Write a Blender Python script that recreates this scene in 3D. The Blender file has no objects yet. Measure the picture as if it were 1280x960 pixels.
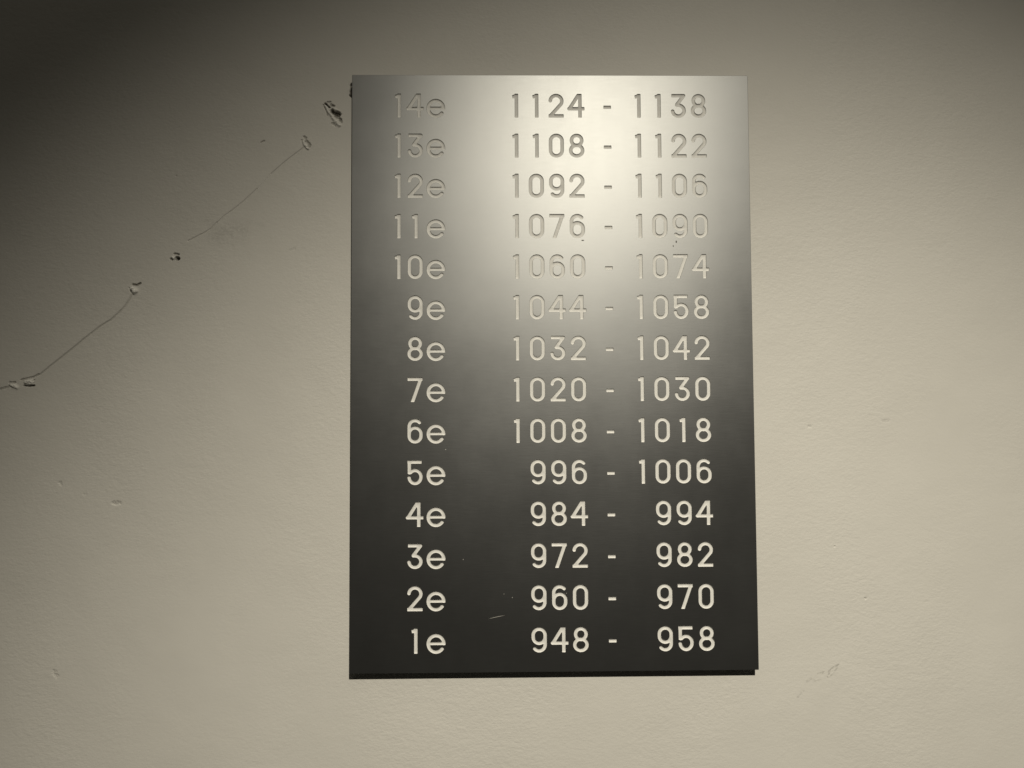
import bpy, bmesh, math, random
import numpy as np
from mathutils import Vector, Matrix

random.seed(7)
scene = bpy.context.scene
C = scene.collection
MM = 0.001

# ------------------------------------------------------------------ camera
cam_d = bpy.data.cameras.new("camera")
cam = bpy.data.objects.new("camera", cam_d)
C.objects.link(cam)
cam_d.sensor_fit = 'HORIZONTAL'
cam_d.sensor_width = 36.0
cam_d.lens = 36.0 * 920.0 / 1280.0
cam_d.clip_start = 0.01
cam_d.clip_end = 50.0


def rot(a, b, c):
    rx = Matrix(((1, 0, 0), (0, math.cos(a), -math.sin(a)), (0, math.sin(a), math.cos(a))))
    ry = Matrix(((math.cos(b), 0, math.sin(b)), (0, 1, 0), (-math.sin(b), 0, math.cos(b))))
    rz = Matrix(((math.cos(c), -math.sin(c), 0), (math.sin(c), math.cos(c), 0), (0, 0, 1)))
    return rz @ rx @ ry


M = rot(0.0430187, 0.0048754, -0.0148979)
right, fwd, up = M.col[0], M.col[1], M.col[2]
mw = Matrix.Identity(4)
for i in range(3):
    mw[i][0] = right[i]; mw[i][1] = up[i]; mw[i][2] = -fwd[i]
mw[0][3], mw[1][3], mw[2][3] = -0.0514354, -0.7288387, -0.0467623
cam.matrix_world = mw
scene.camera = cam

# ------------------------------------------------------------------ world and lamp
world = bpy.data.worlds.new("World")
scene.world = world
world.use_nodes = True
bg = world.node_tree.nodes["Background"]
bg.inputs[0].default_value = (1.0, 0.93, 0.74, 1)
bg.inputs[1].default_value = 0.014

LAMP = Vector((0.2219, -1.6711, 1.1356))
AIM = Vector((0.1633, 0.0, -0.8221))
# a downlight: its main beam and the weaker spill around the beam
for nm, power, spread in (("ceiling_spotlight", 72.0, 49.68), ("ceiling_spotlight_spill", 121.0, 61.98)):
    ld = bpy.data.lights.new(nm, 'SPOT')
    ld.energy = power
    ld.color = (1.0, 0.925, 0.765)
    ld.spot_size = math.radians(spread)
    ld.spot_blend = 1.0
    ld.shadow_soft_size = 0.016
    lamp = bpy.data.objects.new(nm, ld)
    C.objects.link(lamp)
    lamp.location = LAMP
    lamp.rotation_euler = (AIM - LAMP).to_track_quat('-Z', 'Y').to_euler()

# dim overhead fill, added to lift the wall outside the beam
fd = bpy.data.lights.new("overhead_fill", 'AREA')
fd.shape = 'RECTANGLE'; fd.size = 2.0; fd.size_y = 1.2
fd.energy = 3.4
fd.color = (1.0, 0.93, 0.76)
fill = bpy.data.objects.new("overhead_fill", fd)
C.objects.link(fill)
fill.location = (-0.3, -1.6, 2.4)

scene.view_settings.view_transform = 'Standard'
scene.view_settings.look = 'None'
scene.view_settings.gamma = 1.0
scene.view_settings.exposure = 0.0
scene.render.engine = 'CYCLES'
scene.render.resolution_x = 1024
scene.render.resolution_y = 768


# ------------------------------------------------------------------ materials
def new_mat(name):
    m = bpy.data.materials.new(name)
    m.use_nodes = True
    nt = m.node_tree
    b = nt.nodes["Principled BSDF"]
    return m, nt, b


def noise(nt, vec, scale, detail=3, rough=0.55):
    n = nt.nodes.new("ShaderNodeTexNoise")
    n.inputs['Scale'].default_value = scale
    n.inputs['Detail'].default_value = detail
    n.inputs['Roughness'].default_value = rough
    nt.links.new(vec, n.inputs['Vector'])
    return n.outputs['Fac']


def math_n(nt, op, a, b):
    n = nt.nodes.new("ShaderNodeMath"); n.operation = op
    for i, v in enumerate((a, b)):
        if isinstance(v, (int, float)): n.inputs[i].default_value = v
        else: nt.links.new(v, n.inputs[i])
    return n.outputs[0]


def mapping(nt, vec, scale):
    n = nt.nodes.new("ShaderNodeMapping")
    n.inputs['Scale'].default_value = scale
    nt.links.new(vec, n.inputs['Vector'])
    return n.outputs[0]


def ramp(nt, fac, stops):
    n = nt.nodes.new("ShaderNodeValToRGB")
    e = n.color_ramp.elements
    e[0].position, e[0].color = stops[0][0], (*stops[0][1], 1)
    e[1].position, e[1].color = stops[-1][0], (*stops[-1][1], 1)
    for p, c in stops[1:-1]:
        x = e.new(p); x.color = (*c, 1)
    nt.links.new(fac, n.inputs['Fac'])
    return n.outputs['Color']


# painted plaster: roller stipple relief, faint mottling, dirt attribute
wall_mat, nt, b = new_mat("painted_plaster")
tc = nt.nodes.new("ShaderNodeTexCoord").outputs['Object']
mott = noise(nt, tc, 6.0, 4)
col = ramp(nt, mott, [(0.3, (0.655, 0.64, 0.60)), (0.7, (0.685, 0.67, 0.63))])
att = nt.nodes.new("ShaderNodeAttribute"); att.attribute_name = "dirt"
mix = nt.nodes.new("ShaderNodeMix"); mix.data_type = 'RGBA'
nt.links.new(att.outputs['Fac'], mix.inputs['Factor'])
nt.links.new(col, mix.inputs['A'])
mix.inputs['B'].default_value = (0.11, 0.10, 0.08, 1)
att2 = nt.nodes.new("ShaderNodeAttribute"); att2.attribute_name = "chalk"
mix2 = nt.nodes.new("ShaderNodeMix"); mix2.data_type = 'RGBA'
nt.links.new(att2.outputs['Fac'], mix2.inputs['Factor'])
nt.links.new(mix.outputs['Result'], mix2.inputs['A'])
mix2.inputs['B'].default_value = (0.86, 0.85, 0.81, 1)
nt.links.new(mix2.outputs['Result'], b.inputs['Base Color'])
b.inputs['Roughness'].default_value = 0.62
b.inputs['Specular IOR Level'].default_value = 0.35
f1 = noise(nt, mapping(nt, tc, (0.6, 1.0, 1.0)), 520.0, 2, 0.5)
f2 = noise(nt, mapping(nt, tc, (0.7, 1.0, 1.0)), 190.0, 3, 0.55)
f3 = noise(nt, tc, 14.0, 2, 0.5)
# the roller stipple is stronger in some bands than in others
msk = ramp(nt, noise(nt, mapping(nt, tc, (1.0, 1.0, 0.45)), 5.5, 3, 0.6), [(0.36, (0.12, 0.12, 0.12)), (0.62, (1, 1, 1))])
hh = math_n(nt, 'ADD', math_n(nt, 'MULTIPLY', f1, 0.35), math_n(nt, 'MULTIPLY', f2, 0.55))
hh = math_n(nt, 'MULTIPLY', hh, msk)
hh = math_n(nt, 'ADD', hh, math_n(nt, 'MULTIPLY', f3, 2.0))
bmp = nt.nodes.new("ShaderNodeBump")
bmp.inputs['Strength'].default_value = 1.0
bmp.inputs['Distance'].default_value = 0.00075
nt.links.new(hh, bmp.inputs['Height'])
nt.links.new(bmp.outputs[0], b.inputs['Normal'])

# dark anodised metal, horizontal brushing
plate_mat, nt, b = new_mat("brushed_anodised_metal")
tc = nt.nodes.new("ShaderNodeTexCoord").outputs['Object']
br = noise(nt, mapping(nt, tc, (55.0, 1.0, 1100.0)), 1.0, 3, 0.6)
gr = noise(nt, mapping(nt, tc, (480.0, 480.0, 900.0)), 1.0, 2, 0.5)
cl = noise(nt, tc, 9.0, 4, 0.6)
sm = noise(nt, mapping(nt, tc, (1.0, 1.0, 0.35)), 45.0, 4, 0.65)
col = ramp(nt, cl, [(0.3, (0.243, 0.247, 0.248)), (0.7, (0.268, 0.272, 0.273))])
tg = nt.nodes.new("ShaderNodeCombineXYZ"); tg.inputs[0].default_value = 1.0
bmp = nt.nodes.new("ShaderNodeBump")
bmp.inputs['Strength'].default_value = 1.0
bmp.inputs['Distance'].default_value = 0.0000085
nt.links.new(math_n(nt, 'ADD', br, math_n(nt, 'MULTIPLY', gr, 1.0)), bmp.inputs['Height'])


def gloss(dist, r0, aniso):
    g = nt.nodes.new("ShaderNodeBsdfAnisotropic")
    g.distribution = dist
    r = math_n(nt, 'ADD', r0 - 0.045, math_n(nt, 'MULTIPLY', br, 0.03))
    r = math_n(nt, 'ADD', r, math_n(nt, 'MULTIPLY', cl, 0.045))
    r = math_n(nt, 'ADD', r, math_n(nt, 'MULTIPLY', sm, 0.02))
    nt.links.new(r, g.inputs['Roughness'])
    g.inputs['Anisotropy'].default_value = aniso
    nt.links.new(tg.outputs[0], g.inputs['Tangent'])
    nt.links.new(col, g.inputs['Color'])
    nt.links.new(bmp.outputs[0], g.inputs['Normal'])
    return g.outputs[0]


mx = nt.nodes.new("ShaderNodeMixShader"); mx.inputs[0].default_value = 0.5
nt.links.new(gloss('BECKMANN', 0.417, 0.10), mx.inputs[1])
nt.links.new(gloss('GGX', 0.417, 0.10), mx.inputs[2])
nt.links.new(mx.outputs[0], nt.nodes["Material Output"].inputs['Surface'])
nt.nodes.remove(b)

# enamel filling of the engraving
paint_mat, nt, b = new_mat("cream_enamel_filling")
tc = nt.nodes.new("ShaderNodeTexCoord").outputs['Object']
n1 = noise(nt, tc, 400.0, 3)
col = ramp(nt, n1, [(0.3, (0.755, 0.748, 0.725)), (0.7, (0.82, 0.813, 0.79))])
nt.links.new(col, b.inputs['Base Color'])
b.inputs['Roughness'].default_value = 0.55
b.inputs['Specular IOR Level'].default_value = 0.3
bmp = nt.nodes.new("ShaderNodeBump")
bmp.inputs['Distance'].default_value = 0.00004
nt.links.new(noise(nt, tc, 700.0, 2), bmp.inputs['Height'])
nt.links.new(bmp.outputs[0], b.inputs['Normal'])

back_mat, nt, b = new_mat("black_backing")
b.inputs['Base Color'].default_value = (0.02, 0.019, 0.017, 1)
b.inputs['Roughness'].default_value = 0.8

mark_mat, nt, b = new_mat("pale_scratch")
b.inputs['Base Color'].default_value = (0.42, 0.41, 0.38, 1)
b.inputs['Roughness'].default_value = 0.6
speck_mat, nt, b = new_mat("dark_speck")
b.inputs['Base Color'].default_value = (0.06, 0.05, 0.035, 1)
b.inputs['Roughness'].default_value = 0.7


def link_mesh(name, me, mat, parent=None):
    if mat and not me.materials: me.materials.append(mat)
    o = bpy.data.objects.new(name, me)
    C.objects.link(o)
    if parent: o.parent = parent
    return o


# ------------------------------------------------------------------ wall
WY = 0.0108                                   # wall surface; the sign's face is y = 0
CELL = 8 * MM
SUB = 24
X0, X1, Z0, Z1 = -0.72, 0.72, -0.52, 0.52
NX, NZ = int(round((X1 - X0) / CELL)), int(round((Z1 - Z0) / CELL))


def hash2(ix, iz, s):
    h = (ix * 374761393 + iz * 668265263 + s * 1442695041) & 0xFFFFFFFF
    h = ((h ^ (h >> 13)) * 1274126177) & 0xFFFFFFFF
    return ((h ^ (h >> 16)) & 0xFFFF) / 65535.0


def vnoise(x, z, sc, s=0):
    x, z = x / sc + 5000.0, z / sc + 5000.0
    ix, iz = np.floor(x).astype(np.int64), np.floor(z).astype(np.int64)
    fx, fz = x - ix, z - iz
    fx, fz = fx * fx * (3 - 2 * fx), fz * fz * (3 - 2 * fz)
    a, b_, c, d = hash2(ix, iz, s), hash2(ix + 1, iz, s), hash2(ix, iz + 1, s), hash2(ix + 1, iz + 1, s)
    return (a * (1 - fx) + b_ * fx) * (1 - fz) + (c * (1 - fx) + d * fx) * fz - 0.5


# strokes of damage, millimetres on the wall:
# (feature, polyline, half width, height (- = into the wall), dirt, sharpness)
DAMAGE = []


def stroke(feat, pts, w, h, dirt=0.0, sharp=2.0, jag=0.5):
    DAMAGE.append((feat, [(p[0], p[1]) for p in pts], w, h, dirt, sharp, jag))


def W_(px, py):
    """photo measurement (1280 wide) -> mm on the wall plane"""
    d = M @ Vector(((px - 640) / 920.0, 1.0, (480 - py) / 920.0))
    k = (WY - mw[1][3]) / d.y
    return ((mw[0][3] + d.x * k) / MM, (mw[2][3] + d.z * k) / MM)


def P(*a): return [W_(*q) for q in a]


# big chip beside the sign's upper left corner
stroke('chip_a', P((409, 128), (413, 127)), 0.9, -0.9, .5)
stroke('chip_a', P((406, 129), (409, 132), (412, 134)), 0.9, -3.2, .8, 3)
stroke('chip_a', P((414, 131), (417, 132)), 1.2, -1.8, .6)
stroke('chip_a', P((404, 131), (407, 137), (409, 144)), 0.7, -1.2, .3)
stroke('chip_a', P((416, 139), (419, 141), (423, 143)), 2.3, -4.5, .9, 3)
stroke('chip_a', P((419, 145), (424, 148), (427, 152)), 1.2, -2.2, .6, 3)
stroke('chip_a', P((407, 133), (412, 142), (418, 150), (424, 157)), 1.4, 1.6, -.7, 1.5, .5)
stroke('chip_a', P((415, 154), (419, 157)), 0.9, -1.1, .3)
stroke('chip_a', P((416, 135), (420, 137), (424, 139)), 0.9, 0.6)
stroke('chip_b', P((440.8, 106), (440.1, 112), (439.2, 119)), 1.9, -4.5, 1.0, 3)
# small gouge at the top end of the hairline crack
stroke('chip_c', P((380, 171), (382, 173)), 1.2, -1.2, .4)
stroke('chip_c', P((383, 176), (386, 179), (387, 183)), 1.3, -1.6, .5)
stroke('chip_c', P((377, 175), (378, 179)), 0.8, -0.8, .2)
stroke('chip_c', P((379, 178), (382, 182), (385, 186)), 1.1, 1.6, -.7, 1.5, .4)
stroke('crack_a', P((380, 184), (372, 190), (355, 203), (339, 217)), 0.62, -0.6, .18, 1.4, .2)
stroke('crack_a', P((339, 217), (330, 227), (321, 236)), 0.4, -0.2, .08, 1.5, .15)
stroke('crack_a', P((321, 236), (305, 251), (290, 263), (281, 269), (271, 278)), 0.60, -0.5, .16, 1.5, .15)
stroke('crack_a', P((271, 278), (263, 286), (255, 291), (245, 296), (235, 301)), 0.62, -0.55, .18, 1.5, .15)
# screw hole
stroke('hole', P((218, 317), (223, 318)), 0.8, -1.5, .7)
stroke('hole', P((221, 322.5), (222.5, 323)), 1.9, -5.0, 1.0, 4, .2)
stroke('hole', P((213.5, 323.5), (214.5, 324)), 1.1, -1.8, .8)
stroke('hole', P((216.5, 322), (217.8, 322.8)), 1.3, 1.8, -1, 1.5, .2)
# lump with a dark top edge, then the long crack
stroke('lump_a', P((166, 355.5), (171, 356.5), (175, 354)), 1.1, -2.2, .5, 3, .3)
stroke('lump_a', P((162, 360), (163, 364), (166, 368)), 0.7, -0.9, .3)
stroke('lump_a', P((166, 361), (169, 364)), 2.4, 2.6, -1, 1.4, .35)
stroke('crack_b', P((165, 368), (161, 375), (155, 384), (146, 393), (138, 400), (125, 408), (108, 421), (95, 432), (80, 444), (66, 455), (50, 468)), 0.85, -0.85, .26, 1.3, .15)
stroke('lump_b', P((48, 468), (42, 471), (34, 473), (26, 475)), 0.9, -1.0, .4)
stroke('lump_b', P((30, 482), (36, 482.5), (43, 482)), 0.8, -2.2, .8, 3)
stroke('lump_b', P((41, 477), (43, 475)), 0.8, -1.4, .5)
stroke('lump_b', P((12, 478), (19, 478)), 0.9, -1.3, .4)
stroke('lump_b', P((33, 477.5), (40, 477.5)), 2.0, 2.0, -.7, 1.4, .4)
stroke('lump_b', P((15, 481), (21, 484)), 1.7, 1.8, -.7, 1.4, .4)
stroke('lump_b', P((13, 483), (6, 485), (-8, 488), (-40, 493)), 1.1, -0.8, .35)
# dents
stroke('dent_a', P((326, 178), (330, 176)), 0.9, -0.8, .35)
stroke('dent_b', P((75, 603), (76, 605)), 1.5, -0.6, .1, 1.5)
stroke('dent_c', P((105, 618), (107, 618)), 1.3, -0.25, .05, 1.5)
stroke('dent_d', P((141, 629), (150, 629)), 1.7, -0.9, .1, 1.5)
stroke('dent_e', P((67, 839), (71, 845)), 2.0, -0.6, .1, 1.5)
stroke('dent_f', P((1104, 527), (1111, 525)), 1.4, -0.2, .10, 1.5, 1)
stroke('dent_g', P((1011, 533), (1013, 533)), 1.2, -0.35, .1, 1.5)
stroke('dent_h', P((1081.5, 748), (1082.5, 748)), 0.8, -0.7, .2, 1.5)
stroke('dent_i', P((220, 219.5), (220.5, 220)), 0.7, -0.5, .3, 1.5)
stroke('dent_j', P((1043, 683), (1044, 683)), 0.8, -0.5, .15, 1.5)
stroke('dent_k', P((362, 313), (368, 311)), 1.3, -0.2, .08, 1.5)
# scuffs (dirt rather than depth)
stroke('scuff_a', P((1035, 846), (1037, 838), (1042, 834), (1048, 831)), 0.8, -0.12, .40, 1.5, 1)
stroke('scuff_a', P((1038, 844), (1043, 840), (1046, 834)), 0.8, 0.1, .30, 1.5, 1)
stroke('scuff_a', P((1023, 842), (1030, 840)), 0.9, -0.08, .30, 1.5, 1)
stroke('scuff_a', P((1009, 852), (1014, 848), (1019, 850), (1026, 849)), 1.0, 0.08, .18, 1.5, 1)
stroke('scuff_a', P((997, 872), (1001, 867), (1004, 864)), 0.9, -0.06, .22, 1.5, 1)
stroke('smudge', P((272, 290), (285, 288), (300, 286)), 8.0, 0.0, .16, 1.2, .8)
stroke('smudge', P((258, 274), (266, 280)), 2.6, 0.0, .14, 1.2, .8)
stroke('smudge', P((305, 274), (318, 278), (330, 282)), 1.6, 0.0, .07, 1.2, 1)
stroke('smudge', P((290, 304), (312, 304)), 2.5, 0.0, .05, 1.2, 1)


def field(x, z, feats=None):
    """x, z arrays in mm -> height mm, dirt"""
    H = np.zeros_like(x); D = np.zeros_like(x); K = np.zeros_like(x)
    for feat, pts, w, h, dirt, sharp, jag in DAMAGE:
        reach = w * 3 + 2
        px = [p[0] for p in pts]; pz = [p[1] for p in pts]
        m = (x > min(px) - reach) & (x < max(px) + reach) & (z > min(pz) - reach) & (z < max(pz) + reach)
        if not m.any(): continue
        xs, zs = x[m], z[m]
        wx = xs + jag * w * (vnoise(xs, zs, w * .9 + .4, 1) * 1.6 + vnoise(xs, zs, .7, 3) * .7)
        wz = zs + jag * w * (vnoise(xs, zs, w * .9 + .4, 2) * 1.6 + vnoise(xs, zs, .7, 4) * .7)
        d = np.full(xs.shape, 1e9)
        for (ax, az), (bx, bz) in zip(pts[:-1], pts[1:]):
            vx, vz = bx - ax, bz - az
            t = np.clip(((wx - ax) * vx + (wz - az) * vz) / (vx * vx + vz * vz + 1e-9), 0, 1)
            d = np.minimum(d, np.hypot(wx - ax - t * vx, wz - az - t * vz))
        k = np.exp(-(d / w) ** (2 * sharp) * 0.9)
        if jag > .3 and abs(h) > .3: k2 = k * (1 + vnoise(xs, zs, 1.1, 7) * .7)
        else: k2 = k
        H[m] += h * k2
        dd = dirt * k * (np.clip(.75 + vnoise(xs, zs, 1.3, 9) * 1.8, 0, 1) if feat[:5] in ('scuff', 'smudg') else 1)
        if dirt < 0: K[m] = np.maximum(K[m], -dd)
        else: D[m] = np.maximum(D[m], dd)
    return H, D, K


KIND = {'chip': 'chipped_plaster', 'crac': 'hairline_crack', 'hole': 'screw_hole', 'lump': 'plaster_lump',
        'dent': 'dent', 'scuf': 'scuff_mark', 'smud': 'smudge'}
owner = {}
gx = np.arange(SUB + 1) / SUB
for feat in [d[0] for d in DAMAGE]:
    for f2_, pts, w, h, dirt, sharp, jag in [d for d in DAMAGE if d[0] == feat]:
        reach = (w * 2.2 + .5) * MM
        for (ax, az), (bx, bz) in zip(pts[:-1], pts[1:]):
            n = max(2, int(math.hypot(bx - ax, bz - az) / 2))
            for i in range(n + 1):
                cx, cz = (ax + (bx - ax) * i / n) * MM, (az + (bz - az) * i / n) * MM
                for ix in range(int((cx - reach - X0) // CELL), int((cx + reach - X0) // CELL) + 1):
                    for iz in range(int((cz - reach - Z0) // CELL), int((cz + reach - Z0) // CELL) + 1):
                        if 0 <= ix < NX and 0 <= iz < NZ: owner.setdefault((ix, iz), feat)

# flat rest of the wall (the mesh keeps a gap where each damaged patch sits)
vid = {}; verts = []; faces = []


def V(x, z):
    k = (round(x * 1e5), round(z * 1e5))
    if k not in vid:
        vid[k] = len(verts); verts.append((x, WY, z))
    return vid[k]


for iz in range(NZ):
    za, zb = Z0 + iz * CELL, Z0 + (iz + 1) * CELL
    ix = 0
    while ix < NX:
        if (ix, iz) in owner: ix += 1; continue
        j = ix
        while j < NX and (j, iz) not in owner: j += 1
        xa, xb = X0 + ix * CELL, X0 + j * CELL
        faces.append((V(xa, za), V(xb, za), V(xb, zb), V(xa, zb)))
        ix = j
BX, BZ0, BZ1 = 3.0, -1.6, 1.6
for q in (((-BX, BZ0), (BX, BZ0), (BX, Z0), (-BX, Z0)), ((-BX, Z1), (BX, Z1), (BX, BZ1), (-BX, BZ1)),
          ((-BX, Z0), (X0, Z0), (X0, Z1), (-BX, Z1)), ((X1, Z0), (BX, Z0), (BX, Z1), (X1, Z1))):
    faces.append(tuple(V(*p) for p in q))
# back and sides, so the wall has a thickness
k0 = len(verts)
for y in (WY, WY + .12):
    for x, z in ((-BX, BZ0), (BX, BZ0), (BX, BZ1), (-BX, BZ1)): verts.append((x, y, z))
faces += [(k0 + 4, k0 + 7, k0 + 6, k0 + 5)]
for i in range(4):
    j = (i + 1) % 4
    faces.append((k0 + i, k0 + 4 + i, k0 + 4 + j, k0 + j))
me = bpy.data.meshes.new("wall"); me.from_pydata(verts, [], faces); me.update()
wall = link_mesh("wall", me, wall_mat)
wall["kind"] = "structure"

groups = {}
for c, f in owner.items(): groups.setdefault(f, []).append(c)
for f, cells in groups.items():
    idx = {}; XS = []; ZS = []; fs = []
    for ix, iz in cells:
        loc = np.zeros((SUB + 1, SUB + 1), int)
        for a in range(SUB + 1):
            for c_ in range(SUB + 1):
                k = (ix * SUB + a, iz * SUB + c_)
                i = idx.get(k)
                if i is None:
                    i = idx[k] = len(XS); XS.append(k[0]); ZS.append(k[1])
                loc[a, c_] = i
        for a in range(SUB):
            for c_ in range(SUB):
                fs.append((loc[a, c_], loc[a + 1, c_], loc[a + 1, c_ + 1], loc[a, c_ + 1]))
    x = X0 + np.array(XS) * CELL / SUB; z = Z0 + np.array(ZS) * CELL / SUB
    H, D, K = field(x / MM, z / MM)
    # fade to flat on cell borders that meet the flat wall
    fade = np.ones(len(x))
    cs = set(owner)
    fx_ = (np.array(XS) / SUB); fz_ = (np.array(ZS) / SUB)
    for ix, iz in cells:
        inside = (fx_ >= ix) & (fx_ <= ix + 1) & (fz_ >= iz) & (fz_ <= iz + 1)
        for dx in (-1, 0, 1):
            for dz in (-1, 0, 1):
                if (dx or dz) and (ix + dx, iz + dz) not in cs:
                    ddx = (np.maximum(0, ix + dx - fx_) + np.maximum(0, fx_ - (ix + dx + 1)))
                    ddz = (np.maximum(0, iz + dz - fz_) + np.maximum(0, fz_ - (iz + dz + 1)))
                    dist = np.hypot(ddx, ddz) / 0.14
                    fade[inside] = np.minimum(fade[inside], np.clip(dist[inside], 0, 1))
    H = H * fade; D = D * fade; K = K * fade
    vs = np.stack([x, WY - H * MM, z], 1)
    me = bpy.data.meshes.new(f)
    me.from_pydata(vs.tolist(), [], fs); me.update()
    at = me.attributes.new("dirt", 'FLOAT', 'POINT'); at.data.foreach_set('value', D.astype(np.float32))
    at = me.attributes.new("chalk", 'FLOAT', 'POINT'); at.data.foreach_set('value', K.astype(np.float32))
    me.polygons.foreach_set('use_smooth', [True] * len(me.polygons))
    link_mesh(KIND[f[:4]], me, wall_mat, wall)

# ------------------------------------------------------------------ glyph shapes
GW = 15.1 * MM       # digit width
GH = 24.4 * MM       # digit height
ST = 3.45 * MM       # stroke width
RES = 0.16 * MM
SX = 1.0


def seg(pts): return ('seg', pts)


def arc(cx, cy, rx, ry, a0, a1, n=36):
    return [(cx + rx * math.cos(math.radians(a0 + (a1 - a0) * i / n)),
             cy + ry * math.sin(math.radians(a0 + (a1 - a0) * i / n))) for i in range(n + 1)]


s = ST / GH / 2      # half stroke in cap heights
w = GW / GH          # width in cap heights
L, R_, T, B, MX = s, w - s, 1 - s, s, w / 2
r = (R_ - L) / 2
GLYPHS = {
    '0': [(arc(MX, T - r, r, r, 0, 180) + arc(MX, B + r, r, r, 180, 360) + [(R_, T - r)], 'rr')],
    '1': [([(.185, 1.0), (.185, 0)], 'bb'), ([(.185, .932), (.135, .912), (.09, .885), (.018, .874)], 'rb')],
    '2': [(arc(MX, T - r, r, r, 182, -32) + [(.075, .075)], 'br'), ([(0.0, B), (w, B)], 'bb')],
    '3': [([(.03, T), (.545, T)], 'bb'), ([(.535, T), (.245, .545)], 'rr'),
          ([(.245, .528), (MX, .528)], 'rr'), (arc(MX, B + .2285, r, .2285, 90, -182), 'rb')],
    '4': [([(.505, 1.0), (.505, 0)], 'bb'), ([(.485, 1.02), (.07, .372)], 'rr'), ([(.05, .372), (.69, .372)], 'rb')],
    '5': [([(.075 - s, T), (.575, T)], 'bb'), ([(.08, T), (.08, .455)], 'rb'),
          ([(.08, .5)] + arc(MX, B + .262, r, .262, 138, -182), 'rb')],
    '6': [(arc(MX, B + r, r, r, 180, 360) , 'rr'),
          (arc(MX, B + r + .085, r, r, 0, 180), 'rr'), ([(L, B + r), (L, T - r)], 'rr'),
          ([(R_, B + r), (R_, B + r + .085)], 'rr'), (arc(MX, T - r, r, r, 180, 38), 'rb')],
    '7': [([(0.0, T), (w - .01, T)], 'bb'), ([(w - s - .01, T + .02), (.195, -.02)], 'rb')],
    '8': [(arc(MX, T - .213, .212, .213, 0, 360), 'rr'), (arc(MX, B + .2235, r + .008, .2235, 0, 360), 'rr')],
    'e': [(arc(.378, .384, .312, .325, 2, 327, 60), 'bb'), ([(.07, .392), (.755, .392)], 'rb', s * .86),
          ([(.69, .392), (.69, .40)], 'rr')],
    '-': [([(0, .437), (.31, .437)], 'bb', s * .95)],
}
GLYPHS['9'] = [([(w - x_, 1 - y_) for x_, y_ in st[0]], st[1]) for st in GLYPHS['6']]
CLIP = {'7': 'b', '4': '', '3': '', '8': ''}


def raster(gl):
    pad = .12
    x0, x1, y0, y1 = -pad, .9, -pad, 1 + pad
    h = RES / GH
    nx, ny = int((x1 - x0) / h), int((y1 - y0) / h)
    X, Y = np.meshgrid(x0 + np.arange(nx) * h, y0 + np.arange(ny) * h, indexing='ij')
    d = np.full(X.shape, 9.0)
    for st in gl:
        pts, caps = st[0], st[1]
        hw = st[2] if len(st) > 2 else s
        n = len(pts) - 1
        for i in range(n):
            (ax, ay), (bx, by) = pts[i], pts[i + 1]
            vx, vy = bx - ax, by - ay
            ln = math.hypot(vx, vy)
            if ln < 1e-7: continue
            u = ((X - ax) * vx + (Y - ay) * vy) / ln
            v = np.abs((X - ax) * vy - (Y - ay) * vx) / ln
            ca = 'r' if i > 0 else caps[0]
            cb = 'r' if i < n - 1 else caps[1]
            over = np.maximum(-u, u - ln)
            rnd = np.hypot(np.maximum(over, 0), v) - hw
            box = np.maximum(over, v - hw)
            use_box = ((u < 0) & (ca == 'b')) | ((u > ln) & (cb == 'b'))
            # flat caps: nothing beyond the end
            dd = np.where(use_box, np.maximum(box, over), rnd)
            d = np.minimum(d, dd)
    return x0, y0, h, d


def blur(a, sig):
    n = int(3 * sig) + 1
    k = np.exp(-np.arange(-n, n + 1) ** 2 / (2 * sig * sig)); k /= k.sum()
    for ax in (0, 1):
        a = np.apply_along_axis(lambda v_: np.convolve(np.pad(v_, n, mode='edge'), k, 'valid'), ax, a)
    return a


def contours(x0, y0, h, d):
    """marching squares, level 0, returns closed loops in cap-height units"""
    nx, ny = d.shape
    segs = {}
    ins = d < 0

    def ex(i, j, horiz):
        if horiz:
            a, b_ = d[i, j], d[i + 1, j]; t = a / (a - b_)
            return (x0 + (i + t) * h, y0 + j * h)
        a, b_ = d[i, j], d[i, j + 1]; t = a / (a - b_)
        return (x0 + i * h, y0 + (j + t) * h)

    nxt = {}; pos = {}
    cc = ins[:-1, :-1] * 1 + ins[1:, :-1] * 2 + ins[1:, 1:] * 4 + ins[:-1, 1:] * 8
    for i, j in zip(*np.nonzero((cc > 0) & (cc < 15))):
        c = cc[i, j]
        Bt, Rt, Tp, Lf = (i, j, 1), (i + 1, j, 0), (i, j + 1, 1), (i, j, 0)
        # interior kept on the left of the direction of travel
        tab = {1: [(Bt, Lf)], 2: [(Rt, Bt)], 3: [(Rt, Lf)], 4: [(Tp, Rt)], 5: [(Bt, Lf), (Tp, Rt)], 6: [(Tp, Bt)],
               7: [(Tp, Lf)], 8: [(Lf, Tp)], 9: [(Bt, Tp)], 10: [(Rt, Bt), (Lf, Tp)], 11: [(Rt, Tp)], 12: [(Lf, Rt)],
               13: [(Bt, Rt)], 14: [(Lf, Bt)]}
        for a, b_ in tab[c]: nxt[a] = b_
    loops = []
    while nxt:
        st = next(iter(nxt)); cur = st; lp = []
        while cur in nxt:
            lp.append(ex(cur[0], cur[1], cur[2] == 1))
            cur = nxt.pop(cur)
        loops.append(lp)
    return loops


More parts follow.
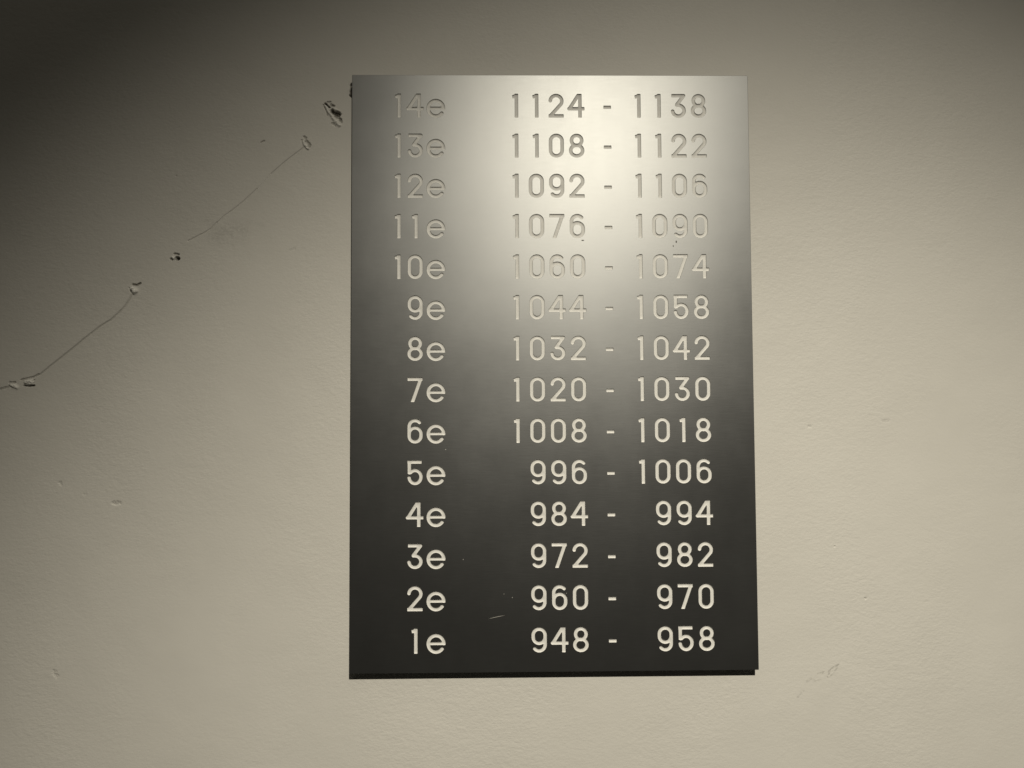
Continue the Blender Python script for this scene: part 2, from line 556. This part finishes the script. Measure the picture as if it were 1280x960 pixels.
def simplify(lp, eps):
    p = np.array(lp)
    # split at two far points, Douglas-Peucker on each half
    i0 = 0; i1 = int(np.argmax(((p - p[0]) ** 2).sum(1)))

    def dp(a, b_, q):
        keep = [0]
        st = [(a, b_)]; ks = {a, b_}
        while st:
            a_, c_ = st.pop()
            if c_ - a_ < 2: continue
            v = q[c_] - q[a_]; ln = np.hypot(*v) + 1e-12
            dist = np.abs((q[a_ + 1:c_, 0] - q[a_, 0]) * v[1] - (q[a_ + 1:c_, 1] - q[a_, 1]) * v[0]) / ln
            m_ = int(np.argmax(dist))
            if dist[m_] > eps or c_ - a_ > 9:
                m_ = a_ + 1 + m_ if dist[m_] > eps else (a_ + c_) // 2
                ks.add(m_); st += [(a_, m_), (m_, c_)]
        return sorted(ks)
    q = np.vstack([p, p[:1]])
    ks = sorted(set(dp(i0, i1, q)) | set(dp(i1, len(p), q)))
    ks = [k for k in ks if k < len(p)]
    return p[ks]


def offset(lp, dist):
    """move vertices inward (interior left of travel or not: tested by sign of caller)"""
    a = np.roll(lp, 1, 0); b_ = np.roll(lp, -1, 0)
    e1 = lp - a; e2 = b_ - lp
    e1 /= np.hypot(*e1.T)[:, None] + 1e-12; e2 /= np.hypot(*e2.T)[:, None] + 1e-12
    n1 = np.stack([e1[:, 1], -e1[:, 0]], 1); n2 = np.stack([e2[:, 1], -e2[:, 0]], 1)
    n = n1 + n2; n /= np.hypot(*n.T)[:, None] + 1e-12
    k = 1 / np.clip((n * n1).sum(1), .6, 1)
    return lp + n * (k * dist)[:, None]


glyph_loops = {}
for ch, gl in GLYPHS.items():
    x0, y0, h, d = raster(gl)
    if ch in '74':
        Y = (y0 + np.arange(d.shape[1]) * h)[None, :]
        d = np.maximum(d, np.maximum(-Y, Y - 1) + 0 * d)
    if ch == 'e':
        pass
    m = blur(np.clip(d / (1.2 * h), -1, 1), .26 * MM / RES)
    loops = [simplify(lp, .035 * MM / GH) * GH for lp in contours(x0, y0, h, m) if len(lp) > 12]
    # orientation: find sign so that +offset goes into the groove
    fixed = []
    for lp in loops:
        t = offset(lp, .4 * MM)
        c = t / GH
        ii = np.clip(((c[:, 0] - x0) / h).astype(int), 0, d.shape[0] - 1)
        jj = np.clip(((c[:, 1] - y0) / h).astype(int), 0, d.shape[1] - 1)
        if (m[ii, jj] < 0).mean() < .5: lp = lp[::-1].copy()
        fixed.append(lp)
    glyph_loops[ch] = fixed


def rings_mesh(bm, loops, profile, close_front=False):
    """profile: list of (offset inward, y) ; returns the last rings' edges"""
    last = []
    first = []
    for lp in loops:
        prev = None
        for k, (o_, y) in enumerate(profile):
            q = offset(lp, o_) if abs(o_) > 1e-9 else lp
            vs = [bm.verts.new((p[0], y, p[1])) for p in q]
            if prev:
                n = len(vs)
                for i in range(n):
                    j = (i + 1) % n
                    f = bm.faces.new((prev[i], prev[j], vs[j], vs[i]))
                    f.smooth = True
            if k == 0: first.append(vs)
            prev = vs
        last.append(prev)
    return first, last


def ring_edges(bm, rings):
    es = []
    for vs in rings:
        n = len(vs)
        for i in range(n):
            e = bm.edges.get((vs[i], vs[(i + 1) % n])) or bm.edges.new((vs[i], vs[(i + 1) % n]))
            es.append(e)
    return es


DEPTH = 1.12 * MM
paint_mesh = {}
for ch, loops in glyph_loops.items():
    bm = bmesh.new()
    prof = [(0.06 * MM, .24 * MM), (.12 * MM, .62 * MM), (.26 * MM, .93 * MM), (.50 * MM, 1.08 * MM)]
    first, last = rings_mesh(bm, loops, prof)
    es = ring_edges(bm, last)
    res_ = bmesh.ops.triangle_fill(bm, use_beauty=True, use_dissolve=False, edges=es, normal=(0, -1, 0))
    for g in res_['geom']:
        if isinstance(g, bmesh.types.BMFace): g.smooth = True
    for f in bm.faces:
        pass
    bmesh.ops.recalc_face_normals(bm, faces=bm.faces)
    # normals should face the viewer
    if sum(f.normal.y * f.calc_area() for f in bm.faces) > 0:
        bmesh.ops.reverse_faces(bm, faces=bm.faces)
    me = bpy.data.meshes.new('glyph_filling'); bm.to_mesh(me); bm.free()
    me.materials.append(paint_mat)
    paint_mesh[ch] = me

# ------------------------------------------------------------------ the sign
ROWS = ["14e|1124|1138", "13e|1108|1122", "12e|1092|1106", "11e|1076|1090", "10e|1060|1074", "9e|1044|1058",
        "8e|1032|1042", "7e|1020|1030", "6e|1008|1018", "5e|996|1006", "4e|984|994", "3e|972|982", "2e|960|970",
        "1e|948|958"]
PW, PH = 0.4, 0.59346
sign = bpy.data.objects.new("floor_directory_sign", None)
C.objects.link(sign)
sign.empty_display_size = 0.05
sign.location = (0, 0, -PH / 2)
sign["label"] = "dark brushed metal sign engraved with rows of floors and number ranges"
sign["category"] = "sign"
ZO = PH / 2       # children are placed relative to the sign's base

place = []
OFF = {'1': 3.9, '4': -1.1}
for i, row in enumerate(ROWS):
    base = -278.0 + 40.86 * (13 - i)
    fl, a, b_ = row.split('|')
    place.append(('e', -125.1, base))
    dg = fl[:-1]
    place.append((dg[-1], -144.0 + OFF.get(dg[-1], 0), base))
    if len(dg) == 2: place.append(('1', -161.1 + 3.9, base))
    for grp, x_last in ((a, 18.1), (b_, 141.8)):
        for k, ch in enumerate(reversed(grp)):
            place.append((ch, x_last - 20.42 * k + OFF.get(ch, 0), base))
    place.append(('-', 53.1, base))

bm = bmesh.new()
edges = []
prof = [(-.07 * MM, 0.0), (0.03 * MM, .10 * MM), (.06 * MM, DEPTH)]
for ch, x, z in place:
    loops = [lp + np.array([x * MM, z * MM]) for lp in glyph_loops[ch]]
    first, last = rings_mesh(bm, loops, prof)
    edges += ring_edges(bm, first)
    for f in bm.faces: f.smooth = False


def rrect(hx, hz, r_, ins=0):
    out = []
    for sx, sz, a0 in ((1, 1, 0), (-1, 1, 90), (-1, -1, 180), (1, -1, 270)):
        rr = r_ * (2.2 if (sx, sz) == (1, 1) else 1)
        for k in range(5):
            a = math.radians(a0 + 90 * k / 4)
            out.append(((hx - rr) * sx + (rr - ins) * math.cos(a), (hz - rr) * sz + (rr - ins) * math.sin(a)))
    return out


TH = 3 * MM
prev = None
outer = []
for ins, y in ((.30 * MM, 0.0), (.09 * MM, .09 * MM), (0, .30 * MM), (0, TH - .2 * MM), (.2 * MM, TH)):
    vs = [bm.verts.new((x, y, z)) for x, z in rrect(PW / 2, PH / 2, .6 * MM, ins)]
    if prev:
        for i in range(len(vs)):
            j = (i + 1) % len(vs)
            bm.faces.new((prev[i], vs[i], vs[j], prev[j]))
    else:
        outer = vs
    prev = vs
bm.faces.new(list(reversed(prev)))
edges += ring_edges(bm, [outer])
bmesh.ops.triangle_fill(bm, use_beauty=True, use_dissolve=False, edges=edges, normal=(0, -1, 0))
bmesh.ops.recalc_face_normals(bm, faces=bm.faces)
bm.faces.ensure_lookup_table()
big = [f for f in bm.faces if abs(f.normal.y) > .99 and f.calc_center_median().y < 1e-6]
if sum(f.normal.y * f.calc_area() for f in big) > 0:
    bmesh.ops.reverse_faces(bm, faces=bm.faces)
bmesh.ops.translate(bm, vec=(0, 0, ZO), verts=bm.verts)
me = bpy.data.meshes.new("metal_plate"); bm.to_mesh(me); bm.free()
plate = link_mesh("metal_plate", me, plate_mat, sign)

NAME = {'e': 'engraved_letter', '-': 'engraved_dash'}
for ch, x, z in place:
    o = bpy.data.objects.new(NAME.get(ch, 'engraved_digit'), paint_mesh[ch])
    C.objects.link(o); o.parent = sign
    o.location = (x * MM, 0, z * MM + ZO)

# backing board between plate and wall
bm = bmesh.new()
bmesh.ops.create_cube(bm, size=1.0)
for v in bm.verts:
    v.co = Vector((v.co.x * (PW - .018), TH + .0001 + (v.co.y + .5) * (WY - TH - .0002), v.co.z * (PH - .018) + ZO))
bmesh.ops.bevel(bm, geom=bm.edges[:], offset=.0006, segments=2, affect='EDGES')
me = bpy.data.meshes.new("backing_board"); bm.to_mesh(me); bm.free()
link_mesh("backing_board", me, back_mat, sign)


# ---- wear on the plate's face: thin scratches and specks
def Pl(px, py):
    d = M @ Vector(((px - 640) / 920.0, 1.0, (480 - py) / 920.0))
    k = (0 - mw[1][3]) / d.y
    return mw[0][3] + d.x * k, mw[2][3] + d.z * k


def scratch(pts, wd, mat):
    bm = bmesh.new()
    n = len(pts)
    P2 = [Vector((a, b_)) for a, b_ in pts]
    rows = []
    for i, p in enumerate(P2):
        t = (P2[min(i + 1, n - 1)] - P2[max(i - 1, 0)]).normalized()
        nr = Vector((-t.y, t.x)) * wd * (0.15 + math.sin(math.pi * i / (n - 1)))
        rows.append([bm.verts.new((p.x - nr.x, -.00001, p.y - nr.y + ZO)), bm.verts.new((p.x, -.00006, p.y + ZO)),
                     bm.verts.new((p.x + nr.x, -.00001, p.y + nr.y + ZO))])
    for a, b_ in zip(rows[:-1], rows[1:]):
        for k in (0, 1): bm.faces.new((a[k], b[k], b[k + 1], a[k + 1]) if False else (a[k], b_[k], b_[k + 1], a[k + 1]))
    me = bpy.data.meshes.new("scratch"); bm.to_mesh(me); bm.free()
    return link_mesh("scratch", me, mat, sign)


def speck(px, py, rx, rz, mat):
    cx, cz = Pl(px, py)
    bm = bmesh.new()
    top = bm.verts.new((cx, -.00012, cz + ZO))
    ring = []
    for i in range(9):
        a = 2 * math.pi * i / 9
        q = random.uniform(.7, 1.2)
        ring.append(bm.verts.new((cx + rx * q * math.cos(a), -.00001, cz + rz * q * math.sin(a) + ZO)))
    for i in range(9): bm.faces.new((top, ring[(i + 1) % 9], ring[i]))
    me = bpy.data.meshes.new("paint_speck"); bm.to_mesh(me); bm.free()
    return link_mesh("paint_speck", me, mat, sign)


scratch([Pl(611, 773.5), Pl(617, 772), Pl(624, 770.5), Pl(631, 769.2)], .00022, mark_mat)
speck(640.5, 747, .0005, .0005, mark_mat)
speck(630, 742.5, .0004, .0004, mark_mat)
speck(579, 699.5, .0005, .0005, mark_mat)
speck(557, 562, .0006, .0006, mark_mat)
speck(708, 741.5, .0004, .0004, mark_mat)
speck(845.3, 302.3, .0007, .0012, speck_mat)
speck(841.6, 307.5, .0005, .0010, speck_mat)
speck(728.5, 300.5, .0014, .0006, speck_mat)
